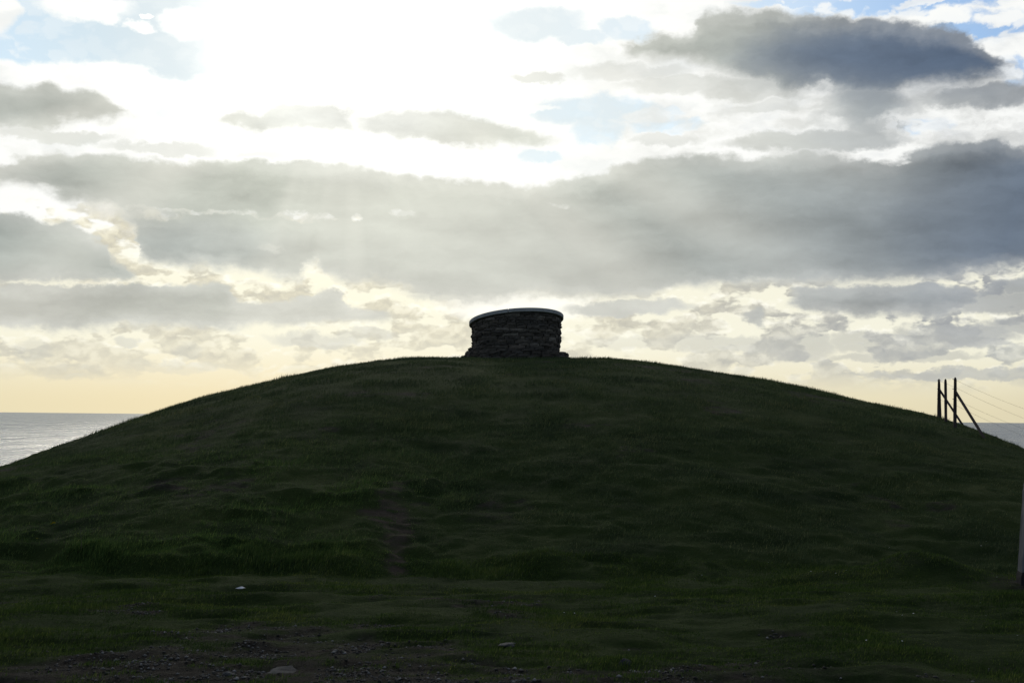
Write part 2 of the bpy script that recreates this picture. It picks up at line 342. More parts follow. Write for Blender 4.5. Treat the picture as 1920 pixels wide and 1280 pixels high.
def height(x, y, ZC, detail=True):
    zc = np.interp(x, ZX, ZC)
    yf = foot(x); c = yc(x)
    t = np.clip((y - yf) / (c - yf), 0, 1)
    z = zc * (1 - (1 - t ** 1.16) ** 1.85)
    b = np.clip(y - c, 0, None)
    z = z - np.where(b < 9, 0.022 * b * b, 0.022 * 81 + 0.4 * (b - 9))
    # coast: cliff to the sea bed
    z = z - 45 * ss(46, 60, y + 2 * fbm(x * 0.1, y * 0.1, 3))
    # turf bank on the left
    bank = ss(-1.15, -1.75, x) * (0.75 + 0.9 * fbm(x * 0.9, y * 0 + 8.1, 3))
    z = z + 0.15 * bank * ss(-0.05, 0.30, y - yf + 0.25 * fbm(x * 2.2, y * 2.2, 3)) * ss(7, 2, y - yf)
    # the lump on the right, and the mound at the post
    def lump(px, py, Y, sx, sy, h):
        X = (px - 960) / F * Y
        q = ((x - X) / sx) ** 2 + ((y - Y) / sy) ** 2
        return h * np.exp(-q)
    z = z + lump(1705, 1060, 13.0, 0.42, 0.55, 0.23) + lump(1810, 1080, 12.8, 0.5, 0.5, 0.10) + lump(1935, 1100, 12.4, 0.40, 0.5, 0.07)
    z = z + lump(1570, 1075, 12.8, 0.5, 0.5, 0.08) + lump(1030, 1080, 13.4, 0.28, 0.3, 0.10) + lump(660, 1075, 12.95, 0.25, 0.3, 0.10)
    if detail:
        fl = 1 - ss(11.8, 13.2, y); dm = 1 - ss(40, 45, y)
        z = z + dm * (fl * (0.10 * fbm(x * 0.45, y * 0.45, 3) + 0.12 * fbm(x * 1.3, y * 3.6, 4)) + (1 - fl) * (0.11 * fbm(x * 0.8 + 5, y * 0.8, 4) + 0.10 * fbm(x * 3.0, y * 3.6, 4)) * (1 - 0.82 * ss(14.5, 24, y)))
        tus = np.clip(fbm(x * 1.9 + 30, y * 2.2, 3) - 0.10, 0, 1)
        z = z + dm * (1 - fl) * 0.26 * tus * (1 - ss(15, 20, y)) * ss(0.2, -2.4, x) + dm * (1 - fl) * 0.12 * tus * (1 - 0.95 * ss(15, 22, y))
        z = z + dm * 0.05 * fl * np.clip(fbm(x * 3.4 + 9, y * 3.4, 3) - 0.05, -0.1, 1)
        z = z + 0.10 * fl * fbm(x * 0.2, y * 0.2, 2)
        rock = ss(11.1, 12.4, x) * ss(27, 29, y) * dm
        z = z + rock * 0.12 * fbm(x * 4, y * 4, 3)
    return z
# fit the crest line so that the skyline stands where it does in the photograph
tgt = []
for px, py in SIL:
    d = ray(px, py + 2.5); tgt.append((d.x / d.y, d.z / d.y))
tu = np.array([t_[0] for t_ in tgt]); ts = np.array([t_[1] for t_ in tgt])
ZC = np.full(401, 2.5)
for it in range(25):
    xs_new = []; 
    uu = np.linspace(-0.53, 0.53, 320); yy = np.linspace(14, 44, 500)
    Yg, Ug = np.meshgrid(yy, uu); Zg = height(Ug * Yg, Yg, ZC, it > 8)
    S = (Zg - CAM_Z) / Yg; k = S.argmax(1); smax = S.max(1); ym = yy[k]
    err = (np.interp(uu, tu, ts) - smax) * ym
    if it > 8:
        err = np.convolve(np.pad(err, 3, 'edge'), np.ones(7) / 7, 'valid')
    ZC = ZC + 0.7 * np.interp(ZX, uu * ym, err)
H = lambda x, y: height(np.asarray(x, float), np.asarray(y, float), ZC)

def ground_hit(px, py):
    d = ray(px, py); ys = np.linspace(5, 40, 3501); z = CAM_Z + d.z / d.y * ys; h = H(d.x / d.y * ys, ys); i = int(np.argmax(z < h)); return Vector((d.x / d.y * ys[i], ys[i], h[i]))
PA = ground_hit(722, 962); PB = ground_hit(745, 1000)
def path_mask(x, y):              # the worn track up the hill
    cx = -1.22 + 0.10 * np.sin(y * 1.1) + 0.012 * (y - 13) * (y - 13) * 0.25 - 0.05 * (y - 13)
    w = 0.13 + 0.07 * np.sin(y * 0.9 + 1)
    m = np.exp(-((x - cx) / w) ** 2) * ss(12.4, 13.2, y) * (1 - 0.8 * ss(17, 20, y)) * (1 - ss(25, 29, y))
    m2 = 1.1 * np.exp(-((x - PA.x) / 0.24) ** 2 - ((y - PA.y) / 0.26) ** 2) + 0.85 * np.exp(-((x - PB.x) / 0.14) ** 2 - ((y - PB.y) / 0.5) ** 2)
    return np.clip((0.55 * m * ss(17.5, 15, y) + m2) * (1 + 3.2 * fbm(x * 5, y * 6, 3)), 0, 0.80)
def bare_mask(x, y):
    n = fbm(x * 1.3, y * 1.3, 4)
    edge = 9.05 - 0.25 * x * 0 - 0.9 * ss(-0.6, 0.8, x) - 0.55 * ss(-2.1, -4.0, x)
    g = ss(0.25, -0.25, y - edge + 1.6 * n) * ss(7.0, 0.3, np.abs(x + 2.5)) ** 0.4
    g = np.where(x > 0.4, g * 0.75, g) * np.clip(1.0 - 2.2 * np.clip(fbm(x * 1.1 + 60, y * 2.4, 4) - 0.04, 0, 1) * 2, 0, 1)
    p = ss(0.14, 0.24, fbm(x * 0.9 + 40, y * 1.6 + 3, 4)) * (1 - ss(11.8, 12.6, y)) * 0.6
    k_ = ss(1.75, 1.25, np.hypot(x, y - 30.9)) * 0.9
    s_ = np.exp(-((x - 4.95) / 0.42) ** 2 - ((y - 12.15) / 0.45) ** 2)
    h_ = ss(0.16, 0.26, fbm(x * 1.1 + 80, y * 1.1 + 9, 4)) * ss(14, 16, y) * 0.5
    b_ = np.maximum.reduce([g, p, k_, s_, h_, path_mask(x, y)])
    return np.clip((b_ * 1.25 + 2.2 * fbm(x * 7, y * 11, 3) - 0.12) * ss(0.0, 0.35, b_), 0, 1)

def axis(parts):
    a = [np.linspace(p, q, n, endpoint=False) for p, q, n in parts]; return np.concatenate(a + [[parts[-1][1]]])
gx = axis([(-400, -60, 18), (-60, -18, 60), (-18, 18, 720), (18, 60, 60), (60, 400, 18)])
gy = axis([(-400, -20, 20), (-20, 5, 60), (5, 15, 260), (15, 46, 460), (46, 64, 50)])
Xg, Yg = np.meshgrid(gx, gy); Zg = H(Xg, Yg)
nx, ny = len(gx), len(gy)
vid = np.arange(nx * ny).reshape(ny, nx)
q = np.stack([vid[:-1, :-1], vid[:-1, 1:], vid[1:, 1:], vid[1:, :-1]], -1).reshape(-1, 4)
cxm = (Xg[:-1, :-1] + Xg[1:, 1:]).ravel() / 2; cym = (Yg[:-1, :-1] + Yg[1:, 1:]).ravel() / 2
co = np.stack([Xg, Yg, Zg], -1).reshape(-1, 3); bare = bare_mask(co[:, 0], co[:, 1]); trod = np.clip(path_mask(co[:, 0], co[:, 1]) * 1.5, 0, 1)

m_ground = material('turf_and_soil'); k = N(m_ground)
oc = k.n('ShaderNodeTexCoord').outputs['Object']
ba = k.n('ShaderNodeAttribute', attribute_name='bare').outputs['Fac']
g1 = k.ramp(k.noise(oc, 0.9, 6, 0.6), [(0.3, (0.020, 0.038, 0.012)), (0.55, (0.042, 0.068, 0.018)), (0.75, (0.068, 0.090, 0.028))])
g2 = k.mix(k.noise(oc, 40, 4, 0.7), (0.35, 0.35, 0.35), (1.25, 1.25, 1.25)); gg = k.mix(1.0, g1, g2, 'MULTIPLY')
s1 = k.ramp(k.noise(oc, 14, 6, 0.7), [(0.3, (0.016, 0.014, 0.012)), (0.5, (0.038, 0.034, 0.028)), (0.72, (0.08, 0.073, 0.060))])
pa = k.n('ShaderNodeAttribute', attribute_name='trodden').outputs['Fac']
s1 = k.mix(pa, s1, k.mix(1.0, k.mix(k.noise(oc, 11, 6, 0.7), (0.5, 0.5, 0.5), (1.4, 1.4, 1.4)), (0.072, 0.059, 0.046), 'MULTIPLY'))
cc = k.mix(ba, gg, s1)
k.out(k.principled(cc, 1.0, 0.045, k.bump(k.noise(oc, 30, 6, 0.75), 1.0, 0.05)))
def sheet(name, faces):
    used, inv = np.unique(faces.ravel(), return_inverse=True)
    o = np_mesh(name, co[used], inv, np.full(len(faces), 4), m_ground, {'bare': bare[used], 'trodden': trod[used]}, True)
    tag(o, kind='structure'); return o
ishill = (cym > foot(cxm)) & (np.abs(cxm) < 60)
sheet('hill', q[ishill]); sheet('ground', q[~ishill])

# ------------------------------------------------------------------ sea
m_sea = material('sea_water'); k = N(m_sea)
pos = k.n('ShaderNodeNewGeometry').outputs['Position']
mp = k.n('ShaderNodeMapping'); mp.inputs['Scale'].default_value = (2.4, 0.11, 1); k.l(pos, mp.inputs[0])
h1 = k.noise(mp.outputs[0], 1.0, 3, 0.6)
mp2 = k.n('ShaderNodeMapping'); mp2.inputs['Scale'].default_value = (0.02, 0.0035, 1); mp2.inputs['Rotation'].default_value = (0, 0, 0.2); k.l(pos, mp2.inputs[0])
big = k.noise(mp2.outputs[0], 1.0, 4, 0.6)
nb = k.bump(h1, 1.0, 0.40)
rr = k.n('ShaderNodeMapRange'); k.l(big, rr.inputs[0]); rr.inputs[1].default_value = 0.35; rr.inputs[2].default_value = 0.7; rr.inputs[3].default_value = 0.18; rr.inputs[4].default_value = 0.36
pb = k.n('ShaderNodeBsdfPrincipled'); pb.inputs['Base Color'].default_value = (0.03, 0.065, 0.10, 1); k.l(rr.outputs[0], pb.inputs['Roughness'])
pb.inputs['IOR'].default_value = 1.33; pb.inputs['Specular IOR Level'].default_value = 0.40; k.l(nb, pb.inputs['Normal']); k.out(pb.outputs[0])
SEA = -36.0
R_ = 250000
sea = mesh_obj('sea', [(-R_, -R_, SEA), (R_, -R_, SEA), (R_, R_, SEA), (-R_, R_, SEA)], [(0, 1, 2, 3)], m_sea); tag(sea, kind='structure')

# ------------------------------------------------------------------ grass
def grass_mat(name, stops):
  m_grass = material(name); k = N(m_grass)
  oc = k.n('ShaderNodeTexCoord').outputs['Object']
  tint = k.n('ShaderNodeAttribute', attribute_name='tint').outputs['Fac']
  ga = k.ramp(k.noise(oc, 0.8, 5, 0.6), stops)
  gb = k.ramp(tint, [(0.0, (0.5, 0.6, 0.5)), (0.6, (1.1, 1.1, 1.0)), (0.88, (1.6, 1.45, 1.1)), (1.0, (3.0, 2.3, 1.9))])
  gc = k.mix(1.0, ga, gb, 'MULTIPLY')
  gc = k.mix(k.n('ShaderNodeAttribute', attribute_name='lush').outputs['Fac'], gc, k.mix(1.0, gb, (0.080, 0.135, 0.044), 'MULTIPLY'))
  d1 = k.n('ShaderNodeBsdfDiffuse'); k.l(gc, d1.inputs[0]); t1 = k.n('ShaderNodeBsdfTranslucent'); k.l(gc, t1.inputs[0])
  ms = k.n('ShaderNodeMixShader'); ms.inputs[0].default_value = 0.33; k.l(d1.outputs[0], ms.inputs[1]); k.l(t1.outputs[0], ms.inputs[2]); k.out(ms.outputs[0])
  return m_grass
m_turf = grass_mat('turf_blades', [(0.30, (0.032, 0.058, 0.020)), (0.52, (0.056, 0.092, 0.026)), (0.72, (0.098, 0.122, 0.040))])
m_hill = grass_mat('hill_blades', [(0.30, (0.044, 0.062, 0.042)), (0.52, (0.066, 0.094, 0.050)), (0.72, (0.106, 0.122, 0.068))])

def blades(name, n, ylo, yhi, umax, lmin, lmax, wid, dens_pow=1.0, label=None, two=True, mat_=None):
    # even per square metre, inside the fan the photograph could see
    y = np.sqrt(rs.rand(n) * (yhi ** 2 - ylo ** 2) + ylo ** 2); x = (rs.rand(n) * 2 - 1) * umax * y
    cl = fbm(x * 5, y * 5, 3)
    keep = (rs.rand(n) > bare_mask(x, y) * 1.02) & (rs.rand(n) < 0.92 + 1.8 * cl)
    keep &= (np.hypot(x, y - 30.9) > 1.42)
    x, y = x[keep], y[keep]; n = len(x)
    cl = fbm(x * 1.6 + 50, y * 1.6, 3)
    L = (lmin + (lmax - lmin) * rs.rand(n) ** 1.6) * np.clip(1 + 2.8 * cl, 0.55, 2.6)
    yf = foot(x)
    L *= np.where(y < yf - 0.1, 0.62, 1.0)
    L *= 1 + 0.35 * np.exp(-((y - yf - 0.1) / 0.3) ** 2) * (x < -1.3)
    z = H(x, y) - 0.01
    a = rs.rand(n) * 6.283; dx, dy = np.cos(a), np.sin(a)
    lean = rs.rand(n) * 0.9 + 0.1; la = rs.randn(n) * 0.9 + 0.3
    lx, ly = np.cos(la) * lean, np.sin(la) * lean
    w = wid * (0.7 + 0.6 * rs.rand(n)); tintv = rs.rand(n)
    P = np.stack([x, y, z], -1); S_ = np.stack([dx * w, dy * w, 0 * w], -1)
    up = np.stack([lx, ly, np.ones(n)], -1); up /= np.linalg.norm(up, axis=1)[:, None]
    if two:
        mid = P + np.stack([lx * 0.35 * L * 0.5, ly * 0.35 * L * 0.5, L * 0.55], -1)
        tip = P + up * L[:, None]; 
        v = np.stack([P - S_, P + S_, mid + S_ * 0.75, mid - S_ * 0.75, tip], 1).reshape(-1, 3)
        b = np.arange(n)[:, None] * 5
        idx = np.concatenate([b + 0, b + 1, b + 2, b + 3, b + 3, b + 2, b + 4], 1).ravel(); nper = np.tile([4, 3], n); r = 5
    else:
        tip = P + up * L[:, None]
        v = np.stack([P - S_, P + S_, tip], 1).reshape(-1, 3); idx = np.arange(n * 3); nper = np.full(n, 3); r = 3
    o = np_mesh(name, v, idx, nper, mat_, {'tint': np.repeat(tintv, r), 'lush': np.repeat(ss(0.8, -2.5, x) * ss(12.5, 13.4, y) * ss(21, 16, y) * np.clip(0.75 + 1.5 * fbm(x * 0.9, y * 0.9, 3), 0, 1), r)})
    tag(o, label, 'grass', kind='stuff'); return o
GS = 1.0
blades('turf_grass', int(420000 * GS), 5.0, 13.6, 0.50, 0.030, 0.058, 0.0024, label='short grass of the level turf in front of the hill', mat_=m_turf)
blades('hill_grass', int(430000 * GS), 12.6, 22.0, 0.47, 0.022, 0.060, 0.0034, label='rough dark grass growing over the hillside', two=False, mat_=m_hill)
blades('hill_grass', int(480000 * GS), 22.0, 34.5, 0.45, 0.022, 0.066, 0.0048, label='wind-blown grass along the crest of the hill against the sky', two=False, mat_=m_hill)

# ------------------------------------------------------------------ stone toposcope
m_stone = material('rubble_stone'); k = N(m_stone)
oc = k.n('ShaderNodeTexCoord').outputs['Object']
rnd = k.n('ShaderNodeAttribute', attribute_name='tint').outputs['Fac']
c1 = k.ramp(rnd, [(0.0, (0.088, 0.077, 0.062)), (0.35, (0.12, 0.108, 0.092)), (0.7, (0.14, 0.124, 0.10)), (0.92, (0.175, 0.15, 0.12)), (1.0, (0.25, 0.22, 0.18))])
c2 = k.mix(k.noise(oc, 9, 7, 0.75), (0.15, 0.15, 0.15), (1.55, 1.5, 1.45)); c3 = k.mix(1.0, c1, c2, 'MULTIPLY')
k.out(k.principled(c3, 0.95, 0.1, k.bump(k.noise(oc, 40, 6, 0.7), 0.7, 0.02)))
m_cap = simple('weathered_concrete', [(0.3, (0.34, 0.33, 0.30)), (0.45, (0.44, 0.43, 0.40)), (0.7, (0.56, 0.55, 0.51))], 6, 0.85, 0.2, 0.3, 0.006)
TX, TY = at(967.5, 660, 30.9).x, 30.9
TZ = at(960, 669.5, TY - 1.1).z
topo = empty('toposcope', (TX, TY, TZ)); tag(topo, 'round stone toposcope with a tilted pale coping, standing on top of the hill', 'toposcope')
# plane of the sloping top, read from the rim in the photograph
R0 = 1.09
def rimz(px, py, y): return at(px, py, y).z - TZ
zl = rimz(880, 604, TY); zr = rimz(1055, 592, TY); zf = rimz(975, 577.5, TY - 1.13)
def topz(x, y):
    mid = (zl + zr) / 2; return mid + (zr - zl) / 2 * x / 1.13 + (zf - mid) * (-y) / 1.13
def stones(course_z0, radfun, hmin, hmax, ztop, lmin, lmax, depth, rag, seed):
    r = random.Random(seed); V_, F_, T_ = [], [], []
    z = course_z0
    while z < ztop(0) + 0.6:
        hgt = r.uniform(hmin, hmax); a = r.uniform(0, 1)
        end = a + 2 * math.pi
        while a < end - 0.02:
            ln = r.uniform(lmin, lmax); Rr = radfun(z)
            da = min(ln / Rr, end - a); tl = r.uniform(-.012, .012); dz_ = r.uniform(-.010, .010)
            if end - a - da < lmin * 0.5 / Rr: da = end - a
            rr_ = Rr + r.uniform(-rag, rag); g_ = 0.006 / Rr
            z0 = z - 0.008 + dz_; z1 = z + hgt + 0.010 + dz_ * r.uniform(-1, 1)
            nseg = max(2, int(da * Rr / 0.07)); t_ = r.random() if r.random() < .93 else 1.0
            base_i = len(V_); rows = 4
            for j in range(rows):
                fz = j / (rows - 1)
                for i in range(nseg + 1):
                    fa = i / nseg; aa = a + g_ + (da - 2 * g_) * fa
                    edge = (1 if 0 < j < rows - 1 else 0) * (1 if 0 < i < nseg else 0)
                    rad = rr_ - (0.022 if not edge else 0) + r.uniform(-.008, .008)
                    zz = z0 + (z1 - z0) * fz + r.uniform(-.004, .004) + tl * (fa - 0.5)
                    x_, y_ = rad * math.cos(aa), rad * math.sin(aa)
                    zm = ztop(aa)
                    V_.append((x_, y_, min(zz, zm))); T_.append(t_)
            inner = len(V_)
            for j in (0, rows - 1):
                for i in range(nseg + 1):
                    aa = a + g_ + (da - 2 * g_) * i / nseg; rad = rr_ - depth; zz = z0 + (z1 - z0) * (j / (rows - 1))
                    V_.append((rad * math.cos(aa), rad * math.sin(aa), min(zz, ztop(aa)))); T_.append(t_)
            keep = z0 < ztop(a + da / 2) - 0.012
            if keep:
                w_ = nseg + 1
                for j in range(rows - 1):
                    for i in range(nseg):
                        p = base_i + j * w_ + i; F_.append((p, p + 1, p + w_ + 1, p + w_))
                for i in range(nseg):
                    F_.append((base_i + i + 1, base_i + i, inner + i, inner + i + 1))
                    t0 = base_i + (rows - 1) * w_ + i; F_.append((t0, t0 + 1, inner + w_ + i + 1, inner + w_ + i))
                F_.append((base_i, base_i + (rows - 1) * w_, inner + w_, inner)); e = base_i + nseg
                F_.append((e, inner + nseg, inner + w_ + nseg, e + (rows - 1) * w_))
            else:
                del V_[base_i:]; del T_[base_i:]
            a += da
        z += hgt
    return V_, F_, T_
def rad_wall(z): return R0 - 0.035 + 0.055 * max(0, min(1, z / 1.1))
wt = lambda a: topz(R0 * math.cos(a), R0 * math.sin(a)) - 0.108
V_, F_, T_ = stones(0.0, rad_wall, 0.045, 0.105, wt, 0.09, 0.40, 0.10, 0.022, 5)
b0 = len(V_); n_ = 64                                   # mortar core behind the stones
for i in range(n_):
    a = 2 * math.pi * i / n_; x_, y_ = (R0 - 0.075) * math.cos(a), (R0 - 0.075) * math.sin(a)
    V_ += [(x_, y_, -0.2), (x_, y_, wt(a) + .01)]; T_ += [0.1, 0.1]
for i in range(n_):
    j = (i + 1) % n_; F_.append((b0 + 2 * i, b0 + 2 * j, b0 + 2 * j + 1, b0 + 2 * i + 1))
F_.append(tuple(b0 + 2 * i + 1 for i in range(n_)))
wall = mesh_obj('wall', V_, F_, m_stone, topo)
wall.data.attributes.new('tint', 'FLOAT', 'POINT').data.foreach_set('value', T_)
# rubble footing
def rad_foot(z): return R0 + 0.10 - 0.22 * z
pf = lambda a: 0.22 - 0.05 * math.cos(a) + 0.035 * math.sin(5 * a + 1)
V_, F_, T_ = stones(-0.12, lambda z: R0 + 0.20 - 0.72 * max(0, z), 0.035, 0.075, pf, 0.14, 0.34, 0.18, 0.045, 11)
foot_o = mesh_obj('footing', V_, F_, m_stone, topo)
foot_o.data.attributes.new('tint', 'FLOAT', 'POINT').data.foreach_set('value', [t_ * 0.5 for t_ in T_])
# coping: segments of cast ring with narrow joints and a flat top plate
prof = [(-0.055, -0.085), (0.056, -0.092), (0.072, -0.082), (0.073, -0.012), (0.062, 0.0), (-0.055, 0.002)]
V_, F_ = [], []
nseg_, per = 6, 18
Rc = R0 - 0.02
for sgm in range(nseg_):
    b = len(V_)
    for i in range(per + 1):
        a = 2 * math.pi * (sgm + 0.008 + (1 - 0.016) * i / per) / nseg_ + 0.35
        for (pr, pz) in prof:
            rad = Rc + pr; x_, y_ = rad * math.cos(a), rad * math.sin(a); V_.append((x_, y_, topz(x_, y_) + pz))
    m_ = len(prof)
    for i in range(per):
        for j in range(m_):
            p, p2 = b + i * m_ + j, b + i * m_ + (j + 1) % m_; F_.append((p, p2, p2 + m_, p + m_))
    F_.append(tuple(b + j for j in reversed(range(m_)))); F_.append(tuple(b + per * m_ + j for j in range(m_)))
cop = mesh_obj('coping', V_, F_, m_cap, topo)
m_plate = simple('slate_plate', [(0.3, (0.10, 0.10, 0.11)), (0.7, (0.16, 0.16, 0.17))], 5, 0.5, 0.4, 0.1, 0.002)
V_ = []; rp = Rc - 0.06
for i in range(64):
    a = 2 * math.pi * i / 64; x_, y_ = rp * math.cos(a), rp * math.sin(a); V_ += [(x_, y_, topz(x_, y_) - 0.05), (x_, y_, topz(x_, y_) - 0.008)]
F_ = [(2 * i, 2 * ((i + 1) % 64), 2 * ((i + 1) % 64) + 1, 2 * i + 1) for i in range(64)] + [tuple(2 * i + 1 for i in range(64)), tuple(2 * i for i in reversed(range(64)))]
mesh_obj('plate', V_, F_, m_plate, topo)

# ------------------------------------------------------------------ wire fence with braced posts
m_wood = simple('weathered_timber', [(0.3, (0.050, 0.038, 0.034)), (0.7, (0.10, 0.080, 0.072))], 8, 0.9, 0.1, 0.5, 0.006, (1, 1, 0.12))
m_wire = simple('galvanised_wire', [(0.3, (0.12, 0.12, 0.12)), (0.7, (0.2, 0.2, 0.2))], 9, 0.6, 0.3, 0.1, 0.001)
def tube(pts, rad, n=8, rad2=None, cap=True):
    V_, F_ = [], []; m = len(pts)
    for i, p in enumerate(pts):
        d = (pts[min(i + 1, m - 1)] - pts[max(i - 1, 0)]).normalized()
        s = d.cross(Vector((0.13, 1, 0.07))).normalized(); t = d.cross(s)
        r_ = rad if rad2 is None else rad + (rad2 - rad) * i / (m - 1)
        for j in range(n):
            a = 2 * math.pi * (j + 0.5) / n; V_.append(p + s * math.cos(a) * r_ + t * math.sin(a) * r_)
    for i in range(m - 1):
        for j in range(n):
            a, b = i * n + j, i * n + (j + 1) % n; F_.append((a, b, b + n, a + n))
    if cap: F_ += [tuple(reversed(range(n))), tuple((m - 1) * n + j for j in range(n))]
    return V_, F_
def post_mesh(h, w0, w1, hole=None, rough=0.003, seed=1, below=0.35):
    """square sawn post with chamfered corners, domed weathered top and an optional drilled hole"""
    r = random.Random(seed); V_, F_ = [], []
    def ring(z, w, ch):
        b = len(V_); e = w - ch
        for x_, y_ in ((e, w), (w, e), (w, -e), (e, -w), (-e, -w), (-w, -e), (-w, e), (-e, w)):
            V_.append((x_ + r.uniform(-rough, rough), y_ + r.uniform(-rough, rough), z))
        return b
    def bridge(a, b):
        for j in range(8): F_.append((a + (j + 1) % 8, a + j, b + j, b + (j + 1) % 8))
    zs = [-below + (h - 0.10 + below) * i / 9 for i in range(10)]
    prev = None
    wz = lambda z: (w0 + (w1 - w0) * max(0, z) / h) / 2
    first = ring(zs[0], wz(0), 0.006); prev = first; F_.append(tuple(first + j for j in range(8)))
    for z in zs[1:]:
        c = ring(z, wz(z), 0.006)
        bridge(prev, c); prev = c
    for dz, s in ((0.08, 1.0), (0.05, 0.98), (0.025, 0.86), (0.008, 0.6), (0.0, 0.3)):
        c = ring(h - dz, w1 / 2 * s, 0.006 + 0.008 * (1 - s)); bridge(prev, c); prev = c
    F_.append(tuple(reversed([prev + j for j in range(8)])))
    return V_, F_
def ground_hit(px, py):
    d = ray(px, py); ys = np.linspace(5, 40, 3501); z = CAM_Z + d.z / d.y * ys; h = H(d.x / d.y * ys, ys); i = int(np.argmax(z < h)); return Vector((d.x / d.y * ys[i], ys[i], h[i]))
YF = ground_hit(1787, 801).y
PXM = YF / F                    # metres per photograph pixel at the fence
c_top = at(1789.5, 707, YF); a_top = at(1760.5, 710, YF + 2.2); b_top = at(1772.8, 710, YF + 1.3)
zc_ = float(H(c_top.x, YF)); za_ = float(H(a_top.x, YF + 2.2)); zb_ = float(H(b_top.x, YF + 1.3))
fence = empty('wire_fence', (c_top.x, YF, zc_)); tag(fence, 'wire fence with braced timber end posts, running down the right shoulder of the hill', 'fence')
FO = Vector(fence.location)
def fpost(top, zb, w0, w1, seed):
    h = top.z - zb; v, f = post_mesh(h, w0, w1, seed=seed, rough=0.0015)
    o = mesh_obj('post', v, f, m_wood, fence); o.location = Vector((top.x, top.y, zb)) - FO; return o
pc = fpost(c_top, zc_, 5.6 * PXM, 4.6 * PXM, 3); pa = fpost(a_top, za_, 7.5 * PXM, 4.2 * PXM, 4); pb_ = fpost(b_top, zb_, 4.8 * PXM, 4.4 * PXM, 5)
pc.rotation_euler = (0, math.radians(1.0), 0)
def brace(p0, p1, w):
    v, f = tube([p0 - FO, p0.lerp(p1, 0.5) - FO, p1 - FO], w, 4); return mesh_obj('brace', v, f, m_wood, fence)
brace(at(1791, 733, YF + .03), at(1850, 828, ground_hit(1849, 824).y + .05), 2.9 * PXM)
brace(at(1762, 731, YF + 2.2), at(1806, 798, YF + 1.75), 2.7 * PXM)
def wire(pts):
    # slight sag between the given points
    P = []
    for a, b in zip(pts[:-1], pts[1:]):
        for i in range(12):
            t = i / 12; p = a.lerp(b, t); p.z -= 0.05 * 4 * t * (1 - t) * min(1, (b - a).length / 6); P.append(p - FO)
    P.append(pts[-1] - FO); v, f = tube(P, 0.0016, 5); return mesh_obj('wire', v, f, m_wire, fence)
def dirp(px, py, Y): return at(px, py, Y)
wire([at(1789, 711, YF), at(1920, 766, YF + 1.5), at(2060, 826, YF + 3)])
wire([at(1760, 713, YF + 2.2), at(1773, 718, YF + 1.3), at(1795, 728, YF + 1.5), at(1920, 784, YF + 2.6), at(2060, 846, YF + 4)])
wire([at(1789, 747, YF), at(1920, 804, YF + 1.5), at(2060, 865, YF + 3)])
wire([at(1760, 748, YF + 2.2), at(1795, 761, YF + 1.5), at(1920, 817, YF + 2.6), at(2060, 880, YF + 4)])
def staple(p):
    v, f = tube([p + Vector((-0.036, -0.02, 0)) - FO, p + Vector((0.036, 0.0, 0.004)) - FO], 0.006, 6); return mesh_obj('staple', v, f, m_wire, fence)
for (px, py, Y) in ((1789, 711, YF), (1789, 729, YF), (1789, 748, YF), (1760, 713, YF + 2.2), (1760, 729, YF + 2.2), (1760, 748, YF + 2.2)): staple(at(px, py, Y))

# ------------------------------------------------------------------ pale post at the right edge
m_pale = simple('silvered_timber', [(0.3, (0.10, 0.10, 0.10)), (0.5, (0.17, 0.17, 0.172)), (0.7, (0.25, 0.25, 0.255))], 16, 0.9, 0.1, 0.8, 0.012, (1, 1, 0.1))
pt = at(1936, 904, 12.2); pbm = at(1922, 1106, 12.2)
v, f = post_mesh(pt.z - pbm.z + 0.02, 0.12, 0.10, seed=9, rough=0.003, below=0.25)
mpost = empty('marker_post', (pbm.x, 12.2, pbm.z), (0, math.radians(3.6), 0)); tag(mpost, 'pale silvery timber post standing in bare soil at the far right edge', 'post')
mesh_obj('shaft', v, f, m_pale, mpost)
m_dark = simple('damp_timber', [(0.3, (0.025, 0.024, 0.024)), (0.7, (0.05, 0.047, 0.045))], 9, 0.9, 0.1, 0.4, 0.004)
v, f = post_mesh(0.205, 0.132, 0.130, seed=12, rough=0.003, below=0.25)
mesh_obj('base_sleeve', v, f, m_dark, mpost)

# ------------------------------------------------------------------ stones, litter, flowers
def ground_hit(px, py):
    d = ray(px, py); t = 3.0; o = Vector((0, 0, CAM_Z)); prev = None
    ys = np.linspace(5, 40, 3501); z = CAM_Z + d.z / d.y * ys; h = H(d.x / d.y * ys, ys); i = int(np.argmax(z < h)); return Vector((d.x / d.y * ys[i], ys[i], h[i]))
def rock(name, w, d, h, seed, mat, sub=3):
    import bmesh
    bm = bmesh.new(); bmesh.ops.create_icosphere(bm, subdivisions=sub, radius=1.0); r = random.Random(seed)
    ph = [(Vector((r.gauss(0, 1), r.gauss(0, 1), r.gauss(0, 1))).normalized(), r.uniform(0.62, 0.95)) for _ in range(14)]
    for v in bm.verts:
        p = v.co.copy(); s = 1.0
        for n_, c_ in ph:
            dd = p.dot(n_)
            if dd > 0: s = min(s, c_ / max(dd, 1e-4))
        s *= 1 + r.uniform(-.05, .05) + 0.10 * math.sin(7 * p.x + seed) * math.sin(9 * p.y) ; p *= s; v.co = Vector((p.x * w / 2, p.y * d / 2, p.z * h / 2))
    me = bpy.data.meshes.new(name); bm.to_mesh(me); bm.free(); me.materials.append(mat)
    o = bpy.data.objects.new(name, me); COL.objects.link(o); return o
m_rock = simple('limestone', [(0.3, (0.05, 0.05, 0.05)), (0.7, (0.12, 0.12, 0.115))], 18, 0.9, 0.15, 0.5, 0.01)
m_rock2 = simple('bluish_limestone', [(0.3, (0.018, 0.019, 0.021)), (0.5, (0.035, 0.038, 0.042)), (0.75, (0.065, 0.07, 0.078))], 12, 0.9, 0.15, 0.6, 0.015)
